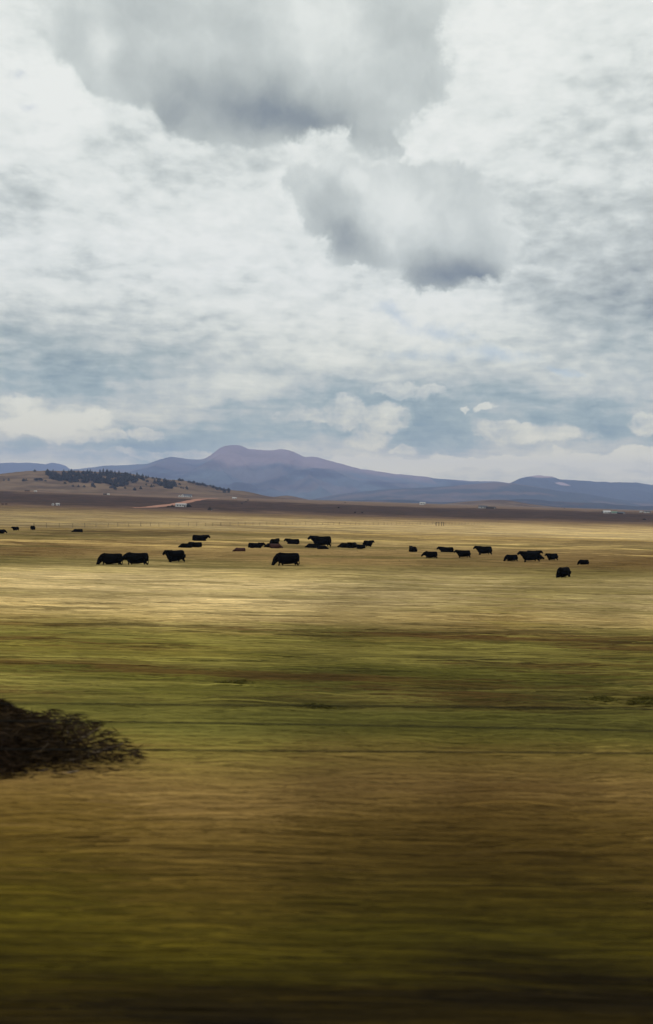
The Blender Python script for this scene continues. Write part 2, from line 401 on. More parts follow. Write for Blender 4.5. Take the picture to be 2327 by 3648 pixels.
def sward(x, y, fine=True):
    x = np.asarray(x, float); y = np.asarray(y, float); yy = np.maximum(y, 2.6)
    xo = x; x = x + 0.55 * yy + 13.7 * np.sin(yy * 0.02)   # no two rows line up
    s = np.clip(yy / 20, 0.35, 12)                  # patches grow with the openness of the range
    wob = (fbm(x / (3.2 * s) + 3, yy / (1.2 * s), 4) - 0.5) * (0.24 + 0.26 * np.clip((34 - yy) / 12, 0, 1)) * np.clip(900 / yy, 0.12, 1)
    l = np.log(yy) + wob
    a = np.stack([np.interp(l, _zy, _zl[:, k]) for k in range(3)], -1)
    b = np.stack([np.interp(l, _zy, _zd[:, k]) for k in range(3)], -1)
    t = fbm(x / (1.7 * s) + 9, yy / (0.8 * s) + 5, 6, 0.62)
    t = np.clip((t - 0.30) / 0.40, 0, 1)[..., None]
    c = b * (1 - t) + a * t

    def patch(sx, sy, off, lo, hi):
        n = fbm(x / sx + off, yy / sy + off * 1.7, 5, 0.55)
        return np.clip((n - lo) / (hi - lo), 0, 1)[..., None]

    def band(y0, y1, e=0.10):
        l2 = np.log(yy)
        return (np.clip((l2 - math.log(y0)) / e, 0, 1) * np.clip((math.log(y1) - l2) / e, 0, 1))[..., None]
    k = patch(4.5, 3.0, 31, 0.50, 0.62) * band(16, 46); c = c * (1 - 0.5 * k) + 0.5 * k * GREEN
    k = patch(3.4, 2.4, 77, 0.50, 0.60) * band(20, 48); c = c * (1 - 0.75 * k) + 0.75 * k * RUST
    k = patch(5, 3.2, 12, 0.55, 0.64) * (0.45 * band(20, 95) + 0.55 * band(20, 44)); c = c * (1 - 0.65 * k) + 0.65 * k * LIME
    k = patch(30, 9, 51, 0.58, 0.68) * band(120, 700); c = c * (1 - 0.6 * k) + 0.6 * k * STRAW
    k = patch(40, 8, 5, 0.58, 0.66) * band(80, 230); c = c * (1 - 0.6 * k) + 0.6 * k * _l((88, 80, 42))
    # broad uneven growth: denser dark weeds and thin pale sward
    m_ = fbm(x / (2.6 * s) + 21, yy / (1.9 * s) + 8, 5, 0.6)
    amp = np.clip((130 - yy) / 60, 0.25, 1)
    c = c * (1 + (np.clip((m_ - 0.5) / 0.22, -1, 1) * 0.42 * amp))[..., None]
    k = patch(2.6, 1.3, 91, 0.60, 0.68) * band(17, 60); c = c * (1 - 0.6 * k) + 0.6 * k * _l((44, 38, 14))
    k = patch(14, 3.2, 63, 0.56, 0.64) * band(44, 110); c = c * (1 - 0.5 * k) + 0.5 * k * _l((112, 98, 54))
    k = patch(2.2, 0.9, 15, 0.56, 0.68) * band(6.6, 9.4); c = c * (1 - 0.3 * k) + 0.3 * k * _l((80, 72, 20))
    # long grey lines of cut or trodden ground beyond the herd
    for (yc, w, st) in ((212, 9, 0.55), (238, 5, 0.35), (980, 12, 0.4), (860, 10, 0.25)):
        k = np.exp(-((yy + (fbm(x * 0.01, yy * 0 + 3, 3) - 0.5) * w * 4 - yc) / w) ** 2) * np.clip(fbm(x * 0.02, yy * 0.0 + yc, 3) * 2 - 0.3, 0, 1)
        c = c * (1 - st * k[..., None]) + st * k[..., None] * _l((74, 62, 44))
    # the left half of the far pasture lies browner than the right
    u = np.clip(xo / yy / 0.33, -1.3, 1.3)
    f = np.clip((yy - 130) / 120, 0, 1) * np.clip((950 - yy) / 200, 0, 1)
    c = c * (1 + f * np.clip(u, -1, 0.6) * 0.33)[..., None]
    return np.clip(c, 0.001, 1)


# ------------------------------------------------------------------ ground sheet
def build_ground():
    ys = np.concatenate([[-3000, -600, -100, -20, -4, 0.5], np.exp(np.arange(math.log(2.2), math.log(20800), 0.008))])
    u = np.concatenate([-np.geomspace(1.5, 0.47, 40), np.linspace(-0.46, 0.46, 521), np.geomspace(0.47, 1.5, 40)])
    Y, UU = np.meshgrid(ys, u, indexing='ij')
    X = UU * (np.abs(Y) + 4)
    Z = ground_z(X, Y)
    V = np.stack([X, Y, Z], -1).reshape(-1, 3)
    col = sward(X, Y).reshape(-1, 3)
    m = bpy.data.materials.new('pasture_sward'); m.use_nodes = True
    t = m.node_tree; g = G(t); b = t.nodes['Principled BSDF']
    tc = g.node('ShaderNodeTexCoord').outputs['Object']
    a = g.node('ShaderNodeVertexColor', layer_name='tint').outputs[0]
    n1 = g.noise(g.vm('MULTIPLY', tc, (0.5, 12.0, 1)), 2.0, 6, 0.65)
    n2 = g.noise(g.vm('MULTIPLY', tc, (1.0, 2.0, 1)), 0.5, 8, 0.66)
    n3 = g.noise(g.vm('MULTIPLY', tc, (1.0, 1.6, 1)), 0.035, 8, 0.7)
    f = g.m('MULTIPLY', g.m('MULTIPLY', g.lin(n1, 0.3, 0.7, 0.82, 1.2), g.lin(n2, 0.3, 0.7, 0.68, 1.34)), g.lin(n3, 0.3, 0.7, 0.84, 1.16))
    hue = g.mix(g.lin(n3, 0.35, 0.65), (1.05, 1.0, 0.92, 1), (0.95, 1.0, 1.06, 1))
    c = g.vm('MULTIPLY', g.vm('MULTIPLY', a, g.vec(f, f, f)), hue)
    g.put(b.inputs['Base Color'], c); b.inputs['Roughness'].default_value = 1.0; b.inputs['Specular IOR Level'].default_value = 0.05
    bn = g.node('ShaderNodeBump'); bn.inputs['Strength'].default_value = 0.7; bn.inputs['Distance'].default_value = 0.15
    g.put(bn.inputs['Height'], g.noise(g.vm('MULTIPLY', tc, (1, 1.5, 1)), 1.3, 7, 0.7)); g.put(b.inputs['Normal'], bn.outputs[0])
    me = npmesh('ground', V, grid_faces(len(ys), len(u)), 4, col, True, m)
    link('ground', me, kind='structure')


build_ground()


# ------------------------------------------------------------------ mountains and hills
def ridge(name, pts, dist, base_z, front, back, amp, mate, colf, kind='structure', prof=1.25, nc=420, nr=90, power=2.2, ext=0.0, crest=0.0):
    xs = []; hs = []
    for (a, b) in pts:
        p = P(a, b, dist); xs.append(p.x); hs.append(p.z)
    xs = np.array(xs); hs = np.array(hs)
    X1 = np.linspace(xs[0], xs[-1], nc)
    H = np.interp(X1, xs, hs)
    k = np.exp(-np.linspace(-2, 2, 9) ** 2); k /= k.sum()
    H = np.convolve(np.pad(H, 4, mode='edge'), k, mode='valid')
    H = H + crest * (fbm(X1 / (xs[-1] - xs[0]) * 60, X1 * 0, 3) - 0.5)

    def hf(x, y):
        s = (np.asarray(y, float) - dist)
        s = np.where(s < 0, s / front, s / back)
        a = np.clip(np.abs(s), 0, 1)
        h = np.interp(x, X1, H) - base_z
        sh = (1 - a) ** prof * (1 - 0.35 * a) if prof > 1 else (1 - a ** 1.6)
        L = front
        rn = 1 - np.abs(2 * fbm(np.asarray(x) / L * 5.0 + s * 0.5, s * 1.6 + 3, 6, 0.52) - 1)
        sh = sh + amp * (rn - 0.78) * np.sin(np.pi * np.clip(a, 0, 1)) ** 0.8
        return base_z + h * sh
    S = np.concatenate([-np.linspace(1, 0, nr) ** 1.15, np.linspace(0, 1, 18)[1:]])
    Yv = np.where(S < 0, dist + S * front, dist + S * back)
    Y, X = np.meshgrid(Yv, X1, indexing='ij')
    Z = hf(X, Y)
    Z[0] = base_z - 30; Z[-1] = base_z - 30
    V = np.stack([X, Y, Z], -1).reshape(-1, 3)
    col = colf(X, Y, Z, np.interp(X, X1, H)).reshape(-1, 3)
    me = npmesh(name, V, grid_faces(len(Yv), nc), 4, col, True, mate)
    link(name, me, kind=kind)
    return hf


m_mount = mat('mountain_slopes', attr='tint', vary=0.22, nscale=0.0012, rough=1.0, spec=0.0)
m_hill = mat('dry_hill', attr='tint', vary=0.22, nscale=0.02, rough=1.0, spec=0.0)
FOREST, BARE, MEADOW = np.array((.030, .040, .044)), np.array((.21, .155, .15)), np.array((.14, .11, .10))


def main_col(X, Y, Z, H):
    l = [P(a, b, 14500) for a, b in ((560, 1640), (740, 1640), (850, 1680), (1000, 1668), (1200, 1700), (1480, 1722), (1530, 1726))]
    line = np.interp(X, [p.x for p in l], [p.z for p in l], left=1e5, right=1e5)
    n = fbm(X / 540, Z / 145, 5) - 0.5
    t = np.clip((Z - line + n * 250) / 72, 0, 1)[..., None]
    t2 = np.clip((fbm(X / 1100 + 5, Y / 900, 5) - 0.56) / 0.08, 0, 1)[..., None]
    f2 = np.clip((fbm(X / 300 + 5, Z / 95, 5) - 0.35) / 0.3, 0, 1)[..., None]
    base = FOREST * (0.7 + 1.8 * (1 - f2)); base = base * (1 - 0.5 * t2) + MEADOW * 0.5 * t2
    return base * (1 - t) + BARE * t


def dome_col(X, Y, Z, H):
    c = P(1925, 1700, 12800); w = 12800 / F
    n = fbm(X / 420, Z / 95, 5) - 0.5
    t = np.clip((1 - ((X - c.x) / (75 * w)) ** 2 - ((Z - c.z - 14 * w) / (22 * w)) ** 2 + n * 0.9) / 0.4, 0, 1)[..., None]
    c2 = P(1955, 1728, 12800)
    t = np.maximum(t, np.clip((1 - ((X - c2.x) / (30 * w)) ** 2 - ((Z - c2.z) / (8 * w)) ** 2 + n) / 0.5, 0, 1)[..., None])
    return (FOREST * 1.3) * (1 - t) + BARE * 1.7 * t


def foot_col(X, Y, Z, H):
    t = np.clip((fbm(X / 480 + 5, Y / 250, 6) - 0.47) / 0.14, 0, 1)[..., None]
    return FOREST * 1.3 * (1 - t) + MEADOW * 0.75 * t


def wood_col(X, Y, Z, H):
    t = np.clip((fbm(X / 180 + 5, Y / 140, 6) - 0.55) / 0.14, 0, 1)[..., None]
    return FOREST * 0.75 * (1 - t) + MEADOW * 0.45 * t


def far_col(X, Y, Z, H):
    return np.ones(X.shape + (3,)) * np.array((.05, .06, .07))


def hill_col(X, Y, Z, H):
    t = np.clip((fbm(X / 60 + 5, Y / 60, 6) - 0.35) / 0.3, 0, 1)[..., None]
    c = _l((82, 67, 54)) * (1 - t) + _l((110, 92, 72)) * t
    k = np.clip((fbm(X / 110 + 50, Z / 9, 5) - 0.57) / 0.08, 0, 1)[..., None]
    return c * (1 - 0.45 * k) + 0.45 * k * _l((84, 66, 54))


GZ = -25
ridge('distant_mountain', [(120, 1700), (165, 1653), (185, 1648), (215, 1653), (235, 1660), (255, 1675), (300, 1700)], 18500, GZ, 1200, 1200, 0.1, m_mount, far_col)
ridge('left_mountain_range', [(-900, 1690), (-500, 1660), (-200, 1655), (0, 1650), (40, 1648), (70, 1649), (95, 1647.5), (150, 1652), (200, 1661), (255, 1672), (340, 1700), (420, 1730), (520, 1760)],
      16500, GZ, 3400, 1800, 0.25, m_mount, far_col)
ridge('main_mountain', [(-700, 1740), (100, 1690), (200, 1680), (265, 1671), (320, 1664), (380, 1659), (450, 1658), (530, 1653), (570, 1636), (608, 1626), (650, 1632), (690, 1638), (725, 1637), (755, 1620), (785, 1594),
                         (810, 1585), (840, 1583), (862, 1587), (885, 1600), (930, 1603), (975, 1602), (1005, 1598), (1030, 1603), (1060, 1615), (1085, 1628), (1130, 1629), (1180, 1643), (1230, 1655),
                         (1290, 1671), (1340, 1679), (1400, 1688), (1440, 1690), (1500, 1697), (1560, 1707), (1640, 1711), (1700, 1715), (1770, 1715), (1810, 1722), (1870, 1735), (2000, 1760), (2400, 1800)],
      14500, GZ, 5400, 2500, 0.5, m_mount, main_col, nc=700, nr=120, prof=1.15, crest=22)
ridge('domed_mountain', [(1600, 1790), (1720, 1760), (1815, 1722), (1850, 1706), (1880, 1697), (1925, 1693), (1965, 1698), (2000, 1708), (2060, 1712), (2130, 1716), (2200, 1718), (2270, 1720), (2327, 1729), (2450, 1735), (2800, 1730), (3200, 1770)],
      12800, GZ, 3600, 2500, 0.45, m_mount, dome_col, nc=500, crest=14)
ridge('foothills', [(1000, 1800), (1200, 1762), (1350, 1745), (1500, 1737), (1600, 1732), (1700, 1723), (1760, 1718), (1830, 1722), (1900, 1733), (2000, 1750), (2080, 1758), (2160, 1772), (2250, 1785), (2400, 1790), (2700, 1795), (3000, 1800)],
      9500, GZ, 2500, 1800, 0.4, m_mount, foot_col, nc=500)
ridge('wooded_foothill_slope', [(500, 1790), (780, 1780), (900, 1776), (1100, 1781), (1250, 1782), (1400, 1781), (1500, 1785), (1560, 1790), (1700, 1785), (1820, 1779), (1900, 1778), (1960, 1785), (2050, 1790), (2150, 1793), (2250, 1802), (2400, 1805), (2800, 1815)],
      6800, GZ, 1000, 1000, 0.4, m_mount, wood_col, nc=400, crest=8)
hill_pts = [(-900, 1750), (-500, 1725), (-200, 1700), (0, 1688), (60, 1680), (120, 1677), (200, 1676), (300, 1678), (420, 1683), (480, 1690), (520, 1698), (600, 1708), (640, 1709), (700, 1721), (760, 1733), (820, 1745), (870, 1750), (920, 1760),
            (960, 1768), (1010, 1774), (1060, 1781), (1100, 1790)]
hill_h = ridge('pine_hill', hill_pts, 3000, 8, 900, 900, 0.16, m_hill, hill_col, nc=520, nr=90, prof=1.2, crest=3)
ridge('low_knoll', [(780, 1782), (860, 1768), (900, 1764), (930, 1766), (960, 1773), (1000, 1767), (1022, 1765), (1050, 1769), (1090, 1778), (1130, 1786)], 4200, 12, 500, 500, 0.15, m_hill, hill_col)
ridge('bare_knoll', [(1480, 1803), (1560, 1798), (1620, 1791), (1680, 1785), (1740, 1781), (1790, 1781), (1830, 1785), (1880, 1794), (1940, 1802), (2010, 1808), (2080, 1815), (2200, 1824)], 3900, -4, 600, 600, 0.10, m_hill, hill_col)


# ------------------------------------------------------------------ dirt road on the brown rise
def strip(name, pts, widths, mate, raise_=0.25, **kw):
    v = []
    P3 = []
    for (a, b) in pts: P3.append(hit_ground(a, b))
    # refine
    ctr = []; wd = []
    for i in range(len(P3) - 1):
        for k in range(6):
            f = k / 6; ctr.append(P3[i].lerp(P3[i + 1], f)); wd.append(widths[i] * (1 - f) + widths[i + 1] * f)
    ctr.append(P3[-1]); wd.append(widths[-1])
    for i, c in enumerate(ctr):
        t = (ctr[min(i + 1, len(ctr) - 1)] - ctr[max(i - 1, 0)]); t.z = 0; t.normalize()
        n = Vector((-t.y, t.x, 0))
        for s in (-1, -0.4, 0.4, 1):
            q = c + n * wd[i] * 0.5 * s
            v.append((q.x, q.y, float(ground_z(q.x, q.y)) + (raise_ if abs(s) < 1 else raise_ - 0.3)))
    me = npmesh(name, v, grid_faces(len(ctr), 4), 4, None, True, mate)
    return link(name, me, **kw)


m_road = mat('red_dirt', _l((150, 108, 88)), vary=0.15, nscale=0.08, rough=1.0)
strip('dirt_road', [(470, 1809), (540, 1806.5), (600, 1799), (650, 1791), (700, 1781.5), (740, 1776.5), (775, 1774.8)], [7, 16, 18, 16, 16, 12, 8], m_road, kind='structure')

# ------------------------------------------------------------------ grass
m_grass = mat('grass_blades', attr='tint', vary=0.12, nscale=3.0, rough=0.85, spec=0.15)


def tufts(name, n, y0, y1, xw, hgt, wid, lean, bright, label, pw=1.0, seg=1, comb=0.0, seedk=0):
    """upright or leaning blades; comb = share lying along the track"""
    r = np.random.default_rng(100 + seedk)
    # density falls with distance so that it stays even to the eye
    t = r.random(n)
    y = y0 * (y1 / y0) ** t if pw == 1.0 else (y0 ** pw + (y1 ** pw - y0 ** pw) * t) ** (1 / pw)
    x = (r.random(n) * 2 - 1) * (xw * y + 1.5)
    z = ground_z(x, y)
    h = hgt(y) * (0.5 + r.random(n)); w = wid(y) * (0.6 + 0.8 * r.random(n))
    ang = r.random(n) * 2 * math.pi
    la = lean * (0.3 + r.random(n))
    dx = np.cos(ang) * la * h + comb * h * np.sign(r.random(n) - 0.35); dy = np.sin(ang) * la * h * 0.7
    fa = r.random(n) * math.pi * 0.7 - math.pi * 0.35          # width mostly across the view
    wx = np.cos(fa) * w * 0.5; wy = np.sin(fa) * w * 0.5
    c = sward(x, y) * (bright[0] + (bright[1] - bright[0]) * r.random(n) ** 1.3)[:, None]
    c = c * (1 + (r.random((n, 3)) - 0.5) * 0.16)
    v0 = np.stack([x - wx, y - wy, z - 0.02], 1); v1 = np.stack([x + wx, y + wy, z - 0.02], 1)
    v2 = np.stack([x + dx * 0.45 + wx * 0.8, y + dy * 0.4 + wy * 0.8, z + h * 0.6], 1); v3 = np.stack([x + dx * 0.45 - wx * 0.8, y + dy * 0.4 - wy * 0.8, z + h * 0.6], 1)
    v4 = np.stack([x + dx + wx * 0.15, y + dy + wy * 0.15, z + h * (1 - 0.35 * comb)], 1); v5 = np.stack([x + dx - wx * 0.15, y + dy - wy * 0.15, z + h * (1 - 0.35 * comb)], 1)
    V = np.stack([v0, v1, v2, v3, v4, v5], 1).reshape(-1, 3)
    i = np.arange(n) * 6
    Fq = np.concatenate([np.stack([i, i + 1, i + 2, i + 3], 1), np.stack([i + 3, i + 2, i + 4, i + 5], 1)])
    me = npmesh(name, V, Fq, 4, np.repeat(c, 6, 0), False, m_grass)
    return link(name, me, label=label, cat='grass', kind='stuff')


def laid(name, n, y0, y1, label, seedk=0, k=1.0, pw=0.9, tall=1.0, bright=(0.6, 1.5), xw=0.40, fade=0.0, big=1.0):
    """long stems laid over by the wind along the line, each a curved ribbon; k = how their size grows with distance"""
    r = np.random.default_rng(500 + seedk)
    t = r.random(n); y = y0 + (y1 - y0) * t ** pw
    g_ = 1 + k * np.maximum(0, y - 8) / 8
    if fade: y = y + (fbm(y * 0 + r.random(n) * 40, y * 0.3, 3) - 0.5) * fade
    x = (r.random(n) * 2 - 1) * (xw * y + 1.6)
    L = (0.6 + 1.6 * r.random(n) ** 1.5) * (0.6 + 0.4 * g_) * big; w = (0.0035 + 0.0055 * r.random(n)) * g_
    sgn = np.where(r.random(n) < 0.8, 1, -1)
    yaw = r.normal(0, 0.010, n)
    rise = (0.006 + 0.035 * r.random(n) ** 2) * tall
    K = 6
    s = np.linspace(0, 1, K)[None, :]
    X = x[:, None] + sgn[:, None] * L[:, None] * s * np.cos(yaw)[:, None]
    Y = y[:, None] + L[:, None] * (s * np.sin(yaw)[:, None] + (r.random(n)[:, None] - 0.5) * 0.012 * s * s)
    base = ground_z(X, Y)
    Z = base + 0.01 + rise[:, None] * np.sin(np.pi * (0.08 + 0.85 * s)) + (r.random(n) * 0.07 * tall)[:, None]
    ww = w[:, None] * (1 - s ** 2 * 0.85) * 0.5
    c = sward(x, y) * (bright[0] + (bright[1] - bright[0]) * r.random(n) ** 1.6)[:, None]
    pale = r.random(n) < 0.010
    c = np.where(pale[:, None], c * 1.5 + 0.006, c)
    A = np.stack([X, Y - ww * 0.6, Z - ww * 0.8], -1); B = np.stack([X, Y + ww * 0.6, Z + ww * 0.8], -1)
    V = np.stack([A, B], 2).reshape(-1, 3)
    i = (np.arange(n) * 2 * K)[:, None] + (np.arange(K - 1) * 2)[None, :]; i = i.ravel()
    Fq = np.stack([i, i + 2, i + 3, i + 1], 1)
    me = npmesh(name, V, Fq, 4, np.repeat(c, 2 * K, 0), False, m_grass)
    return link(name, me, label=label, cat='grass', kind='stuff')


laid('verge_grass', 70000, 4.6, 16.5, 'dark olive and brown grass laid flat along the verge below the near fence')
laid('ditch_grass', 70000, 11.0, 52, 'green and rusty grass leaning over in the hollow beyond the near wires', seedk=3, k=0.9, pw=1.5, tall=2.6, bright=(0.9, 1.5), fade=5.0)
laid('straw_grass', 45000, 44, 100, 'pale straw coloured grass blown flat between the green hollow and the cattle', seedk=4, k=0.7, pw=1.2, tall=2.6, bright=(0.85, 1.5), xw=0.37, fade=6.0)
laid('herd_grass', 60000, 84, 260, 'brown and straw coloured pasture grass between and behind the cattle', seedk=5, k=0.55, pw=1.5, tall=1.6, bright=(0.8, 1.5), xw=0.37, fade=8.0, big=1.1)
tufts('pasture_grass', 60000, 72, 240, 0.37, lambda y: 0.17 + 0 * y, lambda y: 0.03 + 0.0006 * y, 0.7, (0.85, 1.5),
      'short standing pasture grass around the feet of the cattle', comb=0.8, seedk=2)


# ------------------------------------------------------------------ near wire fence
m_wire = mat('dull_wire', (0.012, 0.012, 0.011), rough=0.9, spec=0.05)
m_post = mat('weathered_post', (0.16, 0.12, 0.08), rough=0.95, vary=0.3, nscale=9, bump=0.4)


def tube(pts, r, k=6, taper=None):
    V = []; Fc = []
    n = len(pts)
    for i, p in enumerate(pts):
        t = (Vector(pts[min(i + 1, n - 1)]) - Vector(pts[max(i - 1, 0)])).normalized()
        a = t.orthogonal().normalized() if abs(t.z) > 0.9 else t.cross(Vector((0, 0, 1))).normalized()
        b = t.cross(a)
        rr = r if taper is None else r * taper[i]
        for j in range(k):
            q = Vector(p) + (a * math.cos(2 * math.pi * j / k) + b * math.sin(2 * math.pi * j / k)) * rr
            V.append(q[:])
    for i in range(n - 1):
        for j in range(k):
            Fc.append((i * k + j, i * k + (j + 1) % k, (i + 1) * k + (j + 1) % k, (i + 1) * k + j))
    Fc.append(tuple(range(k))[::-1]); Fc.append(tuple(range((n - 1) * k, n * k)))
    return V, Fc


def mesh_from(name, parts, mats):
    """parts: list of (verts, faces, material index)"""
    V = []; Fc = []; mi = []
    for (v, f, m) in parts:
        o = len(V); V += [tuple(q) for q in v]
        for a in f: Fc.append(tuple(i + o for i in a)); mi.append(m)
    me = bpy.data.meshes.new(name); me.from_pydata(V, [], Fc); me.update()
    for m in mats: me.materials.append(m)
    me.polygons.foreach_set('material_index', mi)
    return me


fence = link('wire_fence', None, label='near wire fence with three thin dark wires crossing the green verge', cat='fence', loc=(0, 12, float(ground_z(0, 12))))
FO = fence.location.copy()
PX = (-5.6, 5.9)
for pts in ([(300, 2508), (1200, 2515), (2250, 2525)], [(0, 2568), (1200, 2583), (2327, 2604)], [(0, 2668), (1200, 2676), (2327, 2684)]):
    p3 = [P(a, b, 12.0) for a, b in pts]
    kx = np.array([p.x for p in p3]); kz = np.array([p.z for p in p3])
    co = np.polyfit(kx, kz, 2)
    xs = np.linspace(PX[0], PX[1], 30)
    V, Fc = tube([(x - FO.x, 0, float(np.polyval(co, x)) - FO.z) for x in xs], 0.0075, 5)
    link('wire', mesh_from('wire', [(V, Fc, 0)], [m_wire]), parent=fence)
for x in PX:
    gz = float(ground_z(x, 12))
    V, Fc = tube([(x, 0.06, gz - 0.2 - FO.z), (x, 0.06, gz + 0.7 - FO.z), (x + 0.01, 0.06, gz + 1.42 - FO.z)], 0.055, 9, [1, 0.95, 0.9])
    link('post', mesh_from('post', [(V, Fc, 0)], [m_post]), parent=fence)

# ------------------------------------------------------------------ far pasture fence: a long line of thin posts
ff = link('pasture_fence', None, label='long pasture fence of thin posts running across the range behind the cattle', cat='fence', loc=(0, 0, 0))
m_fpost = mat('steel_post', (0.05, 0.045, 0.04), rough=0.9)
a = hit_ground(150, 1896); b = Vector((115, 665, 0))
a = Vector((-85, 290, 0))
NP = 80
tops = []
for i in range(NP):
    f = i / (NP - 1)
    x = a.x + (b.x - a.x) * f + random.uniform(-.4, .4); y = a.y + (b.y - a.y) * f
    z = float(ground_z(x, y)); h = random.uniform(1.25, 1.5); ww = 0.05 if i % 9 else 0.08
    V, Fc = tube([(x, y, z - 0.2), (x + random.uniform(-.03, .03), y, z + h)], ww, 5)
    link('post', mesh_from('post', [(V, Fc, 0)], [m_fpost]), parent=ff)
    tops.append((x, y, z))
for hh in (0.35, 0.75, 1.15):
    V, Fc = tube([(p[0], p[1], p[2] + hh) for p in tops], 0.012, 4)
    link('wire', mesh_from('wire', [(V, Fc, 0)], [m_fpost]), parent=ff)
for k, (pa, lab) in enumerate((((1554, 1564), 'left pair of gate posts standing at the far end of the pasture fence'), ((1573, 1581), 'right pair of gate posts standing at the far end of the pasture fence'))):
    gp = link('gate_post_pair', None, label=lab, cat='gate posts', loc=(0, 0, 0))
    for px_ in pa:
        p = hit_ground(px_, 1874)
        V, Fc = tube([(p.x, p.y, p.z - 0.3), (p.x, p.y, p.z + 2.1)], 0.16, 6)
        link('post', mesh_from('post', [(V, Fc, 0)], [m_fpost]), parent=gp)
    p1 = hit_ground(pa[0], 1874); p2 = hit_ground(pa[1], 1874)
    V, Fc = tube([(p1.x, p1.y, p1.z + 1.7), (p2.x, p2.y, p2.z + 1.7)], 0.09, 5)
    link('rail', mesh_from('rail', [(V, Fc, 0)], [m_fpost]), parent=gp)


# ------------------------------------------------------------------ shrubs
def shrub(px, py, w, h, cols, label, leaf=0.035, n=2600, group=None, seedk=0):
    r = np.random.default_rng(900 + seedk)
    p = hit_ground(px, py)
    o = link('shrub', None, label=label, cat='shrub', group=group, loc=p)
    # stems
    parts = []
    for k in range(26):
        a = r.random() * 2 * math.pi; q = r.random() ** 0.5
        tx, ty, tz = math.cos(a) * q * w * 0.45, math.sin(a) * q * w * 0.35, h * (0.55 + 0.4 * r.random()) * (1 - 0.3 * q * q)
        tz *= 0.6; pts = [(tx * 0.1, ty * 0.1, -0.05), (tx * 0.5, ty * 0.5, tz * 0.45), (tx * 0.85, ty * 0.85, tz * 0.8), (tx, ty, tz)]
        V, Fc = tube(pts, 0.012 * max(1, w), 5, [1, .7, .4, .15]); parts.append((V, Fc, 0))
    link('stem', mesh_from('stem', parts, [m_post]), parent=o)
    a = r.random(n) * 2 * math.pi; q = np.minimum(np.abs(r.normal(0, 0.5, n)), 1.3) * (0.70 + 0.60 * fbm(np.cos(a) * 1.7 + seedk, np.sin(a) * 1.7 + 5, 3))
    X = np.cos(a) * q * w * 0.5; Y = np.sin(a) * q * w * 0.4
    top = np.clip(1 - 0.9 * (q / 1.0) ** 3.0, 0.05, 1) * (0.30 + 1.2 * fbm(X * 2.2 / w + seedk, Y * 2.2 / w, 4))
    Z = h * top * r.random(n) ** 0.75
    sz = leaf * (0.6 + r.random(n))
    d1 = r.normal(size=(n, 3)) * (3.2, 0.7, 0.35); d1 /= np.linalg.norm(d1, axis=1)[:, None]; d2 = np.cross(d1, r.normal(size=(n, 3))); d2 /= np.linalg.norm(d2, axis=1)[:, None]
    c0 = np.stack([X, Y, Z], 1)
    V = np.stack([c0 - d1 * sz[:, None] * 2.2, c0 + d2 * sz[:, None] * 0.22, c0 + d1 * sz[:, None] * 2.2, c0 - d2 * sz[:, None] * 0.22], 1).reshape(-1, 3)
    i = np.arange(n) * 4
    c = _l(cols[0])[None] + (_l(cols[1]) - _l(cols[0]))[None] * r.random(n)[:, None]
    link('foliage', npmesh('foliage', V, np.stack([i, i + 1, i + 2, i + 3], 1), 4, np.repeat(c, 4, 0), False, m_grass), parent=o)
    return o


shrub(0, 2775, 4.3, 1.3, ((24, 15, 5), (50, 36, 14)), 'large dark brown shrub at the left edge behind the near wires', leaf=0.035, n=17000, seedk=1)
shrub(-130, 2830, 1.6, 1.0, ((22, 14, 6), (50, 34, 18)), 'dark shrub cut by the left edge of the photo just below the large brown one', leaf=0.035, n=9000, seedk=2)
for k, (a_, b_, w_, h_, lab) in enumerate([
    (830, 2470, 1.25, 0.42, 'small dark sage clump in the green grass above the top wire, left of centre'),
    (1130, 2558, 1.3, 0.38, 'small dark sage clump touching the top wire near the centre'),
    (2130, 2535, 0.9, 0.42, 'small dark sage clump right of centre, just above the top wire'),
    (2310, 2545, 0.9, 0.45, 'small dark sage clump at the right edge above the top wire')]):
    shrub(a_, b_, w_ * 1.5, h_ * .75, ((62, 58, 18), (88, 82, 30)), lab, leaf=0.035, n=2600, group='dark sage clumps in the green hollow', seedk=10 + k)


# ------------------------------------------------------------------ cattle
def loft(rings, k=14):
    """rings: (centre, half width, half height, forward dir)"""
    V = []; Fc = []
    for (c, w, h, t) in rings:
        c = Vector(c); t = Vector(t).normalized(); s = t.cross(Vector((0, 0, 1)))
        s = s.normalized() if s.length > 1e-3 else Vector((0, 1, 0)); up = s.cross(t)
        for j in range(k):
            a = 2 * math.pi * j / k
            V.append((c + s * math.cos(a) * w + up * math.sin(a) * h)[:])
    n = len(rings)
    for i in range(n - 1):
        for j in range(k):
            Fc.append((i * k + j, i * k + (j + 1) % k, (i + 1) * k + (j + 1) % k, (i + 1) * k + j))
    Fc.append(tuple(range(k))[::-1]); Fc.append(tuple(range((n - 1) * k, n * k)))
    return V, Fc


def chain(pts, rad, k=10, flat=1.0):
    rings = []
    for i, p in enumerate(pts):
        t = Vector(pts[min(i + 1, len(pts) - 1)]) - Vector(pts[max(i - 1, 0)])
        rings.append((p, rad[i] * flat, rad[i], t))
    return loft(rings, k)


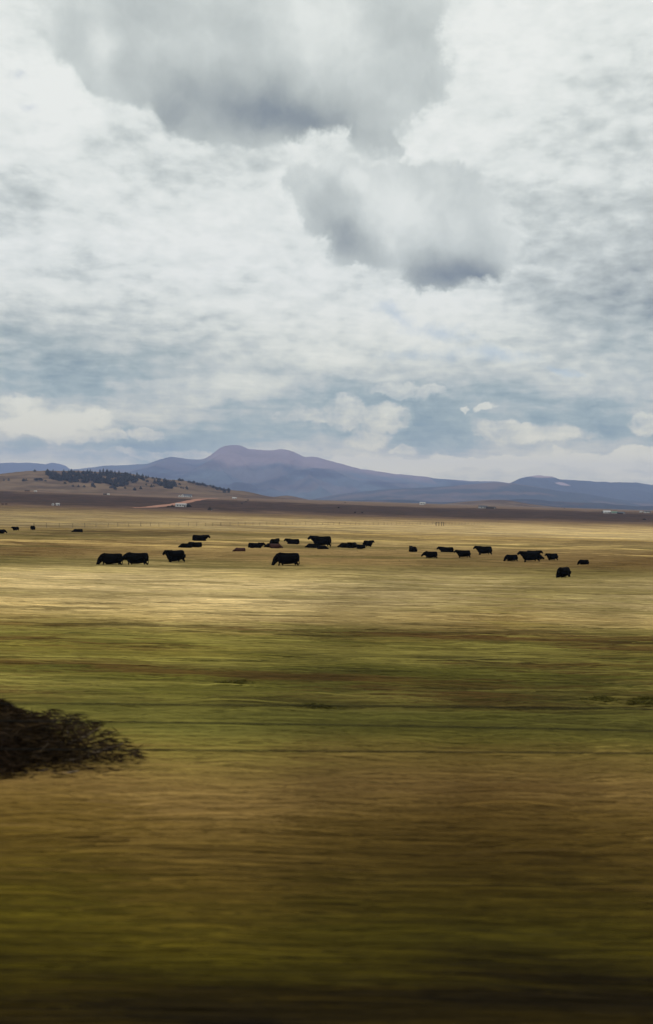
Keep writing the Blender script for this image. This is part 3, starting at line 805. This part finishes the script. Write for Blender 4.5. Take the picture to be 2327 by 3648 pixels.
def cow_mesh(name, pose, mate, tail=0):
    """cow looking towards -X, x from -1.2 (nose) to +1.0 (rump); feet on z = 0"""
    parts = []
    lying = pose in ('lying', 'resting')
    dz = -0.54 if lying else 0.0
    wf = 1.12 if lying else 1.0
    def R(x, z, w, h, t=(-1, 0, 0)): return ((x, 0, z + dz), w * wf, h, t)
    parts.append(loft([R(1.00, 1.00, .14, .22), R(0.94, 0.98, .25, .36), R(0.80, .95, .32, .42), R(0.55, .91, .37, .45), R(0.20, .87, .41, .47), R(-0.15, .86, .41, .48),
                       R(-0.42, .88, .37, .48), R(-0.62, .93, .30, .43), R(-0.76, 0.99, .22, .32), R(-0.82, 1.06, .12, .18)], 18))
    if pose == 'grazing':
        nk = [(-0.45, 0, 1.04), (-0.72, 0, .96), (-0.92, 0, .76), (-1.04, 0, .56)]
        hd = [(-1.00, 0, .64), (-1.07, 0, .50), (-1.15, 0, .32), (-1.20, 0, .18), (-1.21, 0, .13)]
        ear = (-0.99, 0.60)
    elif pose == 'low':
        nk = [(-0.45, 0, 1.05), (-0.72, 0, 1.02), (-0.92, 0, .94), (-1.05, 0, .86)]
        hd = [(-1.00, 0, .92), (-1.12, 0, .83), (-1.24, 0, .68), (-1.33, 0, .57), (-1.35, 0, .54)]
        ear = (-1.00, 0.93)
    elif pose == 'resting':
        nk = [(-0.45, 0, 1.02 + dz), (-0.72, 0, 0.96 + dz), (-0.92, 0, .84 + dz), (-1.05, 0, .80 + dz)]
        hd = [(-1.00, 0, .86 + dz), (-1.12, 0, .80 + dz), (-1.25, 0, .73 + dz), (-1.36, 0, .69 + dz), (-1.38, 0, .68 + dz)]
        ear = (-1.0, 0.88 + dz)
    else:
        nk = [(-0.40, 0, 1.02 + dz), (-0.66, 0, 1.07 + dz), (-0.86, 0, 1.16 + dz), (-0.98, 0, 1.22 + dz)]
        hd = [(-0.93, 0, 1.26 + dz), (-1.05, 0, 1.25 + dz), (-1.20, 0, 1.14 + dz), (-1.32, 0, 1.03 + dz), (-1.35, 0, 1.01 + dz)]
        ear = (-0.97, 1.33 + dz)
    parts.append(chain(nk, [.38, .33, .26, .20], 14, 0.72))
    parts.append(chain(hd, [.14, .17, .135, .105, .08], 12, 0.85))
    for s in (-1, 1):
        parts.append(chain([(ear[0], s * .09, ear[1]), (ear[0] + .02, s * .20, ear[1] + .02), (ear[0] + .03, s * .29, ear[1] - .01)], [.035, .055, .02], 7, 0.9))
    if not lying:
        for s in (-1, 1):
            o = 0.10 * s
            parts.append(chain([(-.50 + o, s * .17, .90), (-.50 + o, s * .20, .66), (-.49 + o, s * .20, .40), (-.50 + o * 1.3, s * .20, .20), (-.51 + o * 1.5, s * .20, .05), (-.53 + o * 1.5, s * .20, 0.0)],
                               [.16, .125, .075, .052, .062, .065], 9))
            parts.append(chain([(.74 - o, s * .17, .95), (.76 - o, s * .21, .72), (.72 - o, s * .21, .54), (.84 - o * 1.4, s * .20, .40), (.80 - o * 1.5, s * .20, .18), (.78 - o * 1.5, s * .20, .05), (.75 - o * 1.5, s * .20, 0.0)],
                               [.24, .19, .12, .072, .052, .062, .065], 9))
    else:
        for s in (-1, 1):      # folded legs tucked at the side
            parts.append(chain([(-.45, s * .24, .26), (-.62, s * .30, .14), (-.78, s * .28, .08), (-.60, s * .24, .06)], [.15, .09, .06, .05], 9))
            parts.append(chain([(.70, s * .24, .30), (.48, s * .36, .20), (.30, s * .40, .12), (.55, s * .40, .07), (.36, s * .42, .05)], [.24, .17, .10, .06, .05], 9))
    tz = dz
    if tail:
        parts.append(chain([(.97, 0, 1.20 + tz), (1.06, .02, 1.05 + tz), (1.08, .04, .75 + tz), (1.20, .08, .42), (1.42, .1, .36)], [.04, .035, .03, .045, .02], 7))
    else:
        parts.append(chain([(.96, 0, 1.20 + tz), (1.03, .02, 1.02 + tz), (1.03, .03, .72 + max(tz, -.45)), (1.02, .03, .50 + max(tz, -.4)), (1.02, .03, .36 + max(tz, -.32))], [.04, .035, .03, .05, .02], 7))
    me = mesh_from(name, [(v, f, 0) for v, f in parts], [mate])
    tmp = bpy.data.objects.new('tmp', me); COL.objects.link(tmp)
    rm = tmp.modifiers.new('r', 'REMESH'); rm.mode = 'VOXEL'; rm.voxel_size = 0.028; rm.use_smooth_shade = True
    sm = tmp.modifiers.new('s', 'SMOOTH'); sm.iterations = 4; sm.factor = 0.5
    dg = bpy.context.evaluated_depsgraph_get(); dg.update()
    out = bpy.data.meshes.new_from_object(tmp.evaluated_get(dg)); out.name = name
    bpy.data.objects.remove(tmp); bpy.data.meshes.remove(me)
    out.materials.clear(); out.materials.append(mate)
    return out


m_black = mat('black_hide', (0.002, 0.002, 0.0022), rough=0.9, spec=0.03, vary=0.4, nscale=5, bump=0.15, bscale=30)
m_red = mat('rust_hide', (0.035, 0.012, 0.008), rough=0.75, spec=0.15, vary=0.3, nscale=5)
KIND = {}


def cowmesh(pose, red=False, tail=0):
    k = (pose, red, tail)
    if k not in KIND: KIND[k] = cow_mesh('cow', pose, m_red if red else m_black, tail)
    return KIND[k]


# px centre, feet row, wanted width in px, pose, heading (deg, 0 = facing left, 180 = facing right, 90 = facing the viewer ...), label
# standing length 2.35 m side on
HERD = [
    (388, 2021, 88, 'grazing', 0, 'black cow grazing at the left end of the front row, another close behind it', {}),
    (478, 2021, 94, 'low', 4, 'black cow standing in the front row right behind the leftmost grazing cow', {}),
    (617, 2012, 60, 'alert', 52, 'round black cow seen half from behind, below the lying pair', {'s': 1.05}),
    (1015, 2023, 96, 'grazing', -8, 'lone black cow grazing in the straw at the centre of the pasture', {}),
    (1138, 1954, 76, 'alert', 0, 'tall black cow standing over two lying calves at the centre of the herd', {}),
    (1315, 1952, 34, 'alert', 222, 'black cow standing turned away right of the central lying cattle', {'s': .8}),
    (1530, 1993, 48, 'low', -5, 'small black cow with lowered head, left of the cow with raised ears', {}),
    (1646, 1991, 56, 'alert', 8, 'black cow with raised eared head, between the lowered cow and the level backed one', {}),
    (1719, 1981, 62, 'alert', 4, 'level backed black cow standing alone in side view right of centre', {}),
    (1818, 2004, 46, 'grazing', 12, 'black cow grazing at the left end of the right hand cluster', {}),
    (1882, 2007, 76, 'alert', 10, 'black cow standing across the middle of the right hand cluster', {'lift': -0.25}),
    (1963, 2000, 50, 'alert', 28, 'tall black cow at the right end of the right hand cluster', {'lift': 0.1}),
    (2076, 2016, 38, 'grazing', 10, 'small black calf grazing alone right of the cluster', {}),
    (2003, 2066, 66, 'grazing', 48, 'nearest black cow grazing at the right with its tail swinging', {'tail': 1}),
    (6, 1905, 32, 'low', 180, 'black cow cut by the left edge of the photo', {}),
    (53, 1893, 15, 'alert', 60, 'small far black calf at the left, second from the edge', {'s': .6}),
    (118, 1891, 18, 'low', 130, 'small far black calf at the left, third from the edge', {'s': .72}),
    # lying
    (717, 1931, 58, 'lying', 180, 'black cow lying head to the right, just above the lying pair', {}),
    (660, 1954, 40, 'resting', 0, 'black calf lying with its head to the left, front half of the lying pair', {'dy': -1.0}),
    (694, 1955, 48, 'lying', 12, 'black cow lying behind the calf, right half of the lying pair', {'dy': 0.8}),
    (915, 1957, 58, 'lying', 190, 'black cow lying with its head to the right, left of the rust coloured calf', {'dz': -.1}),
    (981, 1943, 34, 'lying', 245, 'black cow lying turned away just above the rust coloured calf', {'s': .95}),
    (965, 1955, 26, 'resting', 0, 'black calf lying pressed against the rust coloured calf', {'s': .62, 'dy': .6}),
    (984, 1957, 30, 'resting', 190, 'rust coloured calf lying below the dark cow', {'red': True, 's': .62}),
    (1039, 1942, 52, 'lying', -8, 'black cow lying with its head raised to the left, left of the central standing cow', {}),
    (1110, 1954, 44, 'resting', 10, 'black calf lying under the head of the central standing cow', {'dy': -1.5}),
    (1150, 1960, 36, 'resting', 200, 'black calf lying in front of the hind legs of the central standing cow', {'dy': -1.0}),
    (1229, 1955, 26, 'resting', 0, 'small black calf lying at the left of the three right of the central cow', {'s': .7}),
    (1252, 1957, 38, 'lying', 60, 'black cow lying with raised head, middle of the three right of the central cow', {'s': .9, 'dy': .8}),
    (1283, 1959, 24, 'lying', 40, 'small black calf lying at the right of the three right of the central cow', {'s': .62}),
    (1469, 1970, 24, 'lying', 285, 'black cow lying seen from behind, alone left of the lowered cow', {'s': .85}),
    (1586, 1971, 56, 'lying', -14, 'black cow lying with its head raised to the left, above the cow with lowered head', {'dz': -.12}),
    (852, 1969, 26, 'resting', 10, 'low dark rust calf almost hidden in the grass left of the lone central cow', {'red': True, 's': .55, 'dz': -.12}),
    (275, 1899, 24, 'resting', 10, 'far dark calf lying low near the left end of the pasture fence', {'s': .7, 'dz': -.15}),
    (1908, 2000, 34, 'resting', 185, 'black calf lying behind the standing cow of the right hand cluster, head to the right', {'s': .8, 'dy': 1.2}),
    (1905, 1988, 56, 'lying', 186, 'black cow lying head to the right in the middle of the right hand cluster', {'dy': 2.0}),
]
for (px_, py_, wpx, pose, hd, lab, op) in HERD:
    p = hit_ground(px_, py_)
    if p is None: print('no ground', lab); continue
    L = 2.38 if pose not in ('low', 'resting') else 2.42
    if 's' in op: s = op['s']
    else: s = wpx / F * p.y / (L * abs(math.cos(math.radians(hd))) + 0.5 * abs(math.sin(math.radians(hd))))
    print('cow %4d d=%5.1f s=%.2f %s' % (px_, p.y, s, pose))
    y = p.y + op.get('dy', 0.0)
    x = p.x * y / p.y
    cx = -0.17 * s
    s *= 1.1 if s > .7 else 1.22
    a = math.radians(hd)
    o = link('cow' if 'calf' not in lab else 'calf', cowmesh(pose, op.get('red', False), op.get('tail', 0)), label=lab, cat='cow' if 'calf' not in lab else 'calf',
             group='black cattle spread over the pasture', loc=(x - cx * math.cos(a), y - cx * math.sin(a), float(ground_z(x, y)) + (0.13 if pose in ('lying', 'resting') else -0.10) + op.get('dz', 0) * .5), rz=a)
    o.scale = (s, s, s * (1.0 if pose in ('lying', 'resting') else 0.98))

# dots of cattle far away on the brown rise
for k, (px_, py_, s, lab) in enumerate([
    (1207, 1811, 1.1, 'far dark cow high on the brown rise, left of the two side by side'), (1265, 1828, 1.0, 'left of the two far dark cows side by side on the brown rise'),
    (1291, 1828, 1.0, 'right of the two far dark cows side by side on the brown rise'), (1230, 1792, 0.9, 'far dark cow at the top edge of the brown rise'),
    (22, 1799, 1.2, 'far rusty cow at the left foot of the brown rise'), (10, 1799, 1.1, 'far rusty cow at the very left edge at the foot of the brown rise'),
    (1206 + 805, 1812, .9, 'far dark cow on the brown rise above the right hand cluster')]):
    p = hit_ground(px_, py_)
    if p is None: print('far none', lab); continue
    o = link('cow', cowmesh('alert' if k % 2 else 'low', k in (4, 5)), label=lab, cat='cow', group='distant cattle on the brown rise', loc=p, rz=random.uniform(-.5, .5))
    o.scale = (s, s, s)


# ------------------------------------------------------------------ houses and sheds far away
def box(x0, x1, y0, y1, z0, z1):
    v = [(x0, y0, z0), (x1, y0, z0), (x1, y1, z0), (x0, y1, z0), (x0, y0, z1), (x1, y0, z1), (x1, y1, z1), (x0, y1, z1)]
    f = [(0, 1, 5, 4), (1, 2, 6, 5), (2, 3, 7, 6), (3, 0, 4, 7), (4, 5, 6, 7), (3, 2, 1, 0)]
    return v, f


def gable(x0, x1, y0, y1, z0, z1, axis='x', o=0.3, th=0.15):
    if axis == 'x':      # ridge along x: a folded slab with thickness
        ym = (y0 + y1) / 2; pr = [(y0 - o, z0 - 0.1), (ym, z1), (y1 + o, z0 - 0.1), (y1 + o, z0 - 0.1 - th), (ym, z1 - th), (y0 - o, z0 - 0.1 - th)]
        v = [(x0 - o, a, b) for a, b in pr] + [(x1 + o, a, b) for a, b in pr]
    else:
        xm = (x0 + x1) / 2; pr = [(x0 - o, z0 - 0.1), (xm, z1), (x1 + o, z0 - 0.1), (x1 + o, z0 - 0.1 - th), (xm, z1 - th), (x0 - o, z0 - 0.1 - th)]
        v = [(a, y0 - o, b) for a, b in pr] + [(a, y1 + o, b) for a, b in pr]
    f = [(i, (i + 1) % 6, 6 + (i + 1) % 6, 6 + i) for i in range(6)] + [(0, 5, 4, 1), (1, 4, 3, 2), (6, 7, 10, 11), (7, 8, 9, 10)]
    return v, f


def gable_wall(x0, x1, y0, y1, z0, z1, axis='x'):
    """walls with their gable triangles"""
    if axis == 'x':
        ym = (y0 + y1) / 2
        v = [(x0, y0, -.5), (x1, y0, -.5), (x1, y1, -.5), (x0, y1, -.5), (x0, y0, z0), (x1, y0, z0), (x1, y1, z0), (x0, y1, z0), (x0, ym, z1 - .3), (x1, ym, z1 - .3)]
        f = [(0, 1, 5, 4), (2, 3, 7, 6), (1, 2, 6, 9, 5), (3, 0, 4, 8, 7)]
    else:
        xm = (x0 + x1) / 2
        v = [(x0, y0, -.5), (x1, y0, -.5), (x1, y1, -.5), (x0, y1, -.5), (x0, y0, z0), (x1, y0, z0), (x1, y1, z0), (x0, y1, z0), (xm, y0, z1 - .3), (xm, y1, z1 - .3)]
        f = [(0, 1, 5, 8, 4), (2, 3, 7, 9, 6), (1, 2, 6, 5), (3, 0, 4, 7)]
    return v, f


MW = {'white': mat('white_siding', (.40, .40, .40), vary=.08), 'grey': mat('grey_siding', (.28, .28, .28), vary=.15), 'dark': mat('dark_timber', (.035, .028, .024), vary=.3),
      'red': mat('barn_red', (.10, .035, .025), vary=.2), 'silver': mat('galvanised_sheet', (.42, .42, .42), vary=.15, rough=.5, metal=.3), 'slate': mat('slate_roof', (.07, .08, .10), vary=.2),
      'green': mat('green_sheet_roof', (.10, .20, .15), vary=.15), 'glass': mat('dark_window', (.02, .022, .025), rough=.2, spec=.5)}


def house(px_, py_, wpx, hpx, wall, roof, label, name='house', cat='house', axis='x', windows=2, door=True, zf=ground_z, y1=9000, wall_frac=.62, d=None):
    p = hit_ground(px_, py_, zf, y1=y1) if d is None else None
    if d is not None:
        q = P(px_, py_, d); p = Vector((q.x, d, float(zf(q.x, d))))
    if p is None: print('house none', label); return
    w = wpx / F * p.y; h = hpx / F * p.y * 1.1; dp = min(w * .6, 9)
    o = link(name, None, label=label, cat=cat, loc=p)
    z0 = h * wall_frac
    link('wall', mesh_from('wall', [(*gable_wall(-w / 2, w / 2, 0, dp, z0, h, axis), 0)], [MW[wall]]), parent=o)
    link('roof', mesh_from('roof', [(*gable(-w / 2, w / 2, 0, dp, z0, h, axis), 0)], [MW[roof]]), parent=o)
    wz = z0 * .35
    for k in range(windows):
        c = -w / 2 + w * (k + 1) / (windows + 1) - w * .04
        link('window', mesh_from('window', [(*box(c - w * .05, c + w * .05, -.06, .02, wz, z0 * .78), 0)], [MW['glass']]), parent=o)
    if door:
        c = w * .38
        link('door', mesh_from('door', [(*box(c - min(.6, w * .07), c + min(.6, w * .07), -.07, .02, -.4, min(2.1, z0 * .8)), 0)], [MW['dark' if wall != 'dark' else 'grey']]), parent=o)
    return o


house(667, 1771, 30, 9, 'white', 'slate', 'long white farmhouse with a dark roof above the red dirt road', windows=3)
house(650, 1771, 10, 9, 'white', 'white', 'white gabled outbuilding touching the left end of the long farmhouse', name='outbuilding', cat='building', axis='y', windows=1, door=False)
house(639, 1771, 6, 5, 'white', 'white', 'small white shed furthest left beside the long farmhouse', name='shed', cat='shed', windows=1, door=False)
house(644, 1806, 38, 11, 'silver', 'silver', 'long silver metal shed standing below the red dirt road', name='metal_shed', cat='shed', windows=3, wall_frac=.82)
house(748, 1818, 17, 11, 'dark', 'dark', 'small dark hut with a pointed roof at the foot of the brown rise', name='hut', cat='hut', axis='y', windows=1, wall_frac=.25)
house(188, 1801, 8, 8, 'white', 'grey', 'narrow pale shed, left of the two sheds at the far left of the pasture', name='shed', cat='shed', axis='y', windows=1, door=False)
house(205, 1801, 12, 8, 'white', 'white', 'wider pale shed, right of the two sheds at the far left of the pasture', name='shed', cat='shed', windows=1, wall_frac=.8)
house(835, 1776.5, 15, 4.5, 'white', 'white', 'low white building right of the dirt road on the crest of the brown rise', name='building', cat='building', windows=2)
house(1506, 1798.5, 20, 9, 'white', 'white', 'bright white box shaped house alone on the crest right of centre', windows=2, wall_frac=.8)
house(1704, 1790.5, 9, 3, 'white', 'white', 'tiny white house on top of the bare knoll', d=3850, zf=ground_z, windows=1, door=False)
house(1722, 1811, 30, 9, 'grey', 'slate', 'grey farmhouse with a slate roof, left half of the dark homestead on the crest', windows=2)
house(1750, 1812, 32, 7, 'dark', 'dark', 'long dark low barn, right half of the dark homestead on the crest', name='barn', cat='barn', windows=2)
house(2150, 1828, 8, 6, 'dark', 'dark', 'small dark shed at the left end of the right hand farmstead', name='shed', cat='shed', windows=1, door=False)
house(2164, 1829, 26, 9, 'white', 'white', 'white house at the left of the right hand farmstead', windows=2)
house(2192, 1830, 22, 7, 'grey', 'green', 'grey building with a pale green roof in the middle of the right hand farmstead', name='building', cat='building', windows=2)
house(2214, 1831, 24, 7, 'dark', 'slate', 'dark barn at the right end of the right hand farmstead', name='barn', cat='barn', windows=1)
house(2285, 1826, 10, 5, 'white', 'grey', 'small white house near the right edge of the photo', windows=1)
house(2308, 1827, 22, 7, 'white', 'slate', 'white house with a dark roof at the right edge of the photo', windows=2)
house(126, 1752, 10, 4, 'white', 'white', 'small white house at the foot of the pine hill on the left', windows=1, door=False, d=1600)
house(96, 1751, 16, 4, 'red', 'dark', 'low dark red barn left of the small white house under the pine hill', name='barn', cat='barn', windows=1, door=False, d=1600)
house(386, 1758, 8, 4, 'white', 'white', 'tiny white house below the pine wood', windows=1, door=False, d=1600)
house(374, 1758, 12, 4, 'dark', 'dark', 'tiny dark shed just left of the tiny white house below the pine wood', name='shed', cat='shed', windows=1, door=False, d=1600)


# ------------------------------------------------------------------ pines on the hill
m_pine = mat('pine_needles', (.020, .026, .024), vary=.35, nscale=1.2, rough=.95)
m_bark = mat('pine_bark', (.07, .05, .04), vary=.3)


def pine_mesh(seed, h=11.0, w=3.2, rounded=False):
    r = random.Random(seed); parts = []
    V, Fc = tube([(0, 0, -1.5), (0, 0, h * .5), (0, 0, h * .93)], .22, 6, [1, .7, .25]); parts.append((V, Fc, 1))
    nl = 11
    for i in range(nl):
        f = i / (nl - 1); z = h * (.12 + .86 * f)
        rr = w * .5 * ((1 - f) ** .75 * (1 - .25 * max(0, .2 - f) * 5) if not rounded else math.sin(math.pi * (.2 + .75 * f)) ** .7) + .15
        nb = 7
        for k in range(nb):
            a = 2 * math.pi * (k + r.random() * .8) / nb; q = rr * r.uniform(.6, 1.15)
            c, s = math.cos(a), math.sin(a); ww = q * .6; dr = q * r.uniform(.15, .4); t = r.uniform(.25, .5) * h / nl
            base = (c * .05, s * .05, z + t); tip = (c * q, s * q, z - dr)
            l = (c * q * .6 - s * ww, s * q * .6 + c * ww, z - dr * .4); m = (c * q * .6 + s * ww, s * q * .6 - c * ww, z - dr * .4)
            und = (c * q * .55, s * q * .55, z - dr * .4 - t * 1.3)
            parts.append(([base, l, tip, m, und], [(0, 1, 2), (0, 2, 3), (1, 4, 2), (2, 4, 3), (0, 4, 1), (0, 3, 4)], 0))
    return mesh_from('pine_tree', parts, [m_pine, m_bark])


PINES = [pine_mesh(1, 12, 6.2), pine_mesh(2, 10, 6.6), pine_mesh(3, 13.5, 6.4), pine_mesh(4, 8, 7, True), pine_mesh(5, 9, 6.4, True)]


def pine(px_, py_, label, group=None, s=1.0, k=None):
    p = hit_ground(px_, py_, hill_h, 2120, 3000, 2500)
    if p is None: return False
    o = link('pine_tree', PINES[random.randrange(5) if k is None else k], label=label, cat='tree', group=group, loc=(p.x, p.y, p.z - .4), rz=random.uniform(0, 6.28))
    ss = s * random.uniform(1.1, 1.85); o.scale = (ss * 1.5, ss * 1.5, ss * .8)
    return True


def inside(px_, py_, poly):
    c = False; j = len(poly) - 1
    for i in range(len(poly)):
        if (poly[i][1] > py_) != (poly[j][1] > py_) and px_ < (poly[j][0] - poly[i][0]) * (py_ - poly[i][1]) / (poly[j][1] - poly[i][1]) + poly[i][0]: c = not c
        j = i
    return c


WOODS = [([(158, 1686), (215, 1688), (290, 1688), (400, 1688), (490, 1700), (520, 1713), (500, 1718), (460, 1722), (440, 1734), (415, 1737), (395, 1728), (350, 1722), (300, 1720), (245, 1722), (225, 1718), (175, 1705)], 225,
          'dark pine in the dense wood covering the crest of the left hill', 'pines of the dense wood on the left hill'),
         ([(548, 1722), (565, 1716), (590, 1715), (612, 1718), (632, 1730), (630, 1740), (600, 1742), (570, 1735)], 30,
          'dark pine in the smaller grove right of the dense wood on the hill', 'pines of the small grove on the right slope')]
for poly, n, lab, grp in WOODS:
    k = 0; tries = 0
    x0, x1 = min(p[0] for p in poly), max(p[0] for p in poly); y0, y1 = min(p[1] for p in poly), max(p[1] for p in poly)
    while k < n and tries < 4000:
        tries += 1
        a_, b_ = random.uniform(x0, x1), random.uniform(y0, y1)
        if inside(a_, b_, poly) and pine(a_, b_, lab, grp): k += 1
ORD = ['leftmost counted', 'second', 'third', 'fourth', 'fifth', 'sixth', 'seventh', 'eighth', 'ninth', 'tenth', 'eleventh', 'twelfth', 'thirteenth', 'fourteenth', 'fifteenth', 'sixteenth', 'seventeenth',
       'eighteenth', 'nineteenth', 'twentieth', 'twenty-first', 'twenty-second', 'twenty-third', 'twenty-fourth', 'twenty-fifth', 'twenty-sixth', 'twenty-seventh', 'twenty-eighth', 'twenty-ninth', 'thirtieth']
for lab, grp, pts in [
    ('pine along the descending right skyline of the hill', 'pines along the right skyline of the hill', [(505, 1702), (520, 1703), (528, 1700), (545, 1704), (558, 1705), (570, 1708), (584, 1711), (640, 1712), (650, 1712), (673, 1718), (680, 1719), (690, 1721), (703, 1726), (712, 1728), (722, 1727), (730, 1730), (735, 1732), (750, 1731), (760, 1737), (770, 1740), (775, 1744), (783, 1740), (790, 1746), (798, 1746), (806, 1747), (815, 1748), (800, 1754), (815, 1754)]),
    ('lone pine on the open slope below the groves', 'lone pines on the open slope', [(645, 1738), (653, 1740), (665, 1738), (502, 1741), (521, 1727), (540, 1734), (548, 1732), (667, 1742), (640, 1726), (480, 1745), (446, 1739), (410, 1742), (470, 1715), (525, 1716)]),
    ('lone pine on the bare left shoulder of the hill', 'lone pines on the left shoulder', [(14, 1711), (31, 1711), (84, 1713), (94, 1711), (126, 1709), (134, 1707), (142, 1709), (162, 1713), (147, 1711), (130, 1712)]),
    ('single pine standing on the left skyline of the hill', None, [(124, 1679)]),
    ('bush sized pine under the dense wood', 'bush sized pines under the wood', [(260, 1732), (280, 1733), (300, 1734), (330, 1732), (338, 1735), (395, 1738), (405, 1736), (330, 1726), (232, 1722)])]:
    for q_, (a_, b_) in enumerate(sorted(pts)):
        one = lab if len(pts) == 1 else lab + ', ' + ORD[q_] + ' from the left'
        pine(a_, b_ + 1.5, one, grp, .62 if 'lone' in lab or 'single' in lab or 'bush' in lab else .75, random.choice((1, 3, 4)))

# dark bushes by the metal shed and along the rise
m_bush = m_pine
for k, (a_, b_, s, lab) in enumerate([(670, 1806, .75, 'dark round tree at the right end of the silver metal shed'), (614, 1806, .4, 'low dark bush left of the silver metal shed'), (600, 1807, .3, 'lowest dark bush beside the red dirt road'),
                                      (884, 1783, .3, 'dark bush on the crest right of the low white building'), (876, 1789, .3, 'dark bush in the gully left of centre, upper one'), (862, 1794, .25, 'dark bush in the gully left of centre, lower one'),
                                      (2296, 1852, .3, 'dark bush on the brown rise near the right edge')]):
    p = hit_ground(a_, b_)
    if p is None: continue
    o = link('bush', PINES[3 + k % 2], label=lab, cat='bush', loc=(p.x, p.y, p.z - .6 * s)); q = s * 1.25 if k else .8
    o.scale = (q * 1.5, q * 1.5, q * .6)

# ------------------------------------------------------------------ air
v, f = box(-32500, 32500, -3100, 21000, -60, 960)
hm_ = bpy.data.materials.new('haze_air'); hm_.use_nodes = True; t = hm_.node_tree
for n in list(t.nodes): t.nodes.remove(n)
vo = t.nodes.new('ShaderNodeVolumePrincipled'); ou = t.nodes.new('ShaderNodeOutputMaterial')
vo.inputs['Color'].default_value = (0.47, 0.60, 1.0, 1); vo.inputs['Density'].default_value = 6.0e-5; vo.inputs['Anisotropy'].default_value = 0.0
t.links.new(vo.outputs[0], ou.inputs['Volume'])
link('haze', mesh_from('haze', [(v, f, 0)], [hm_]), kind='stuff')
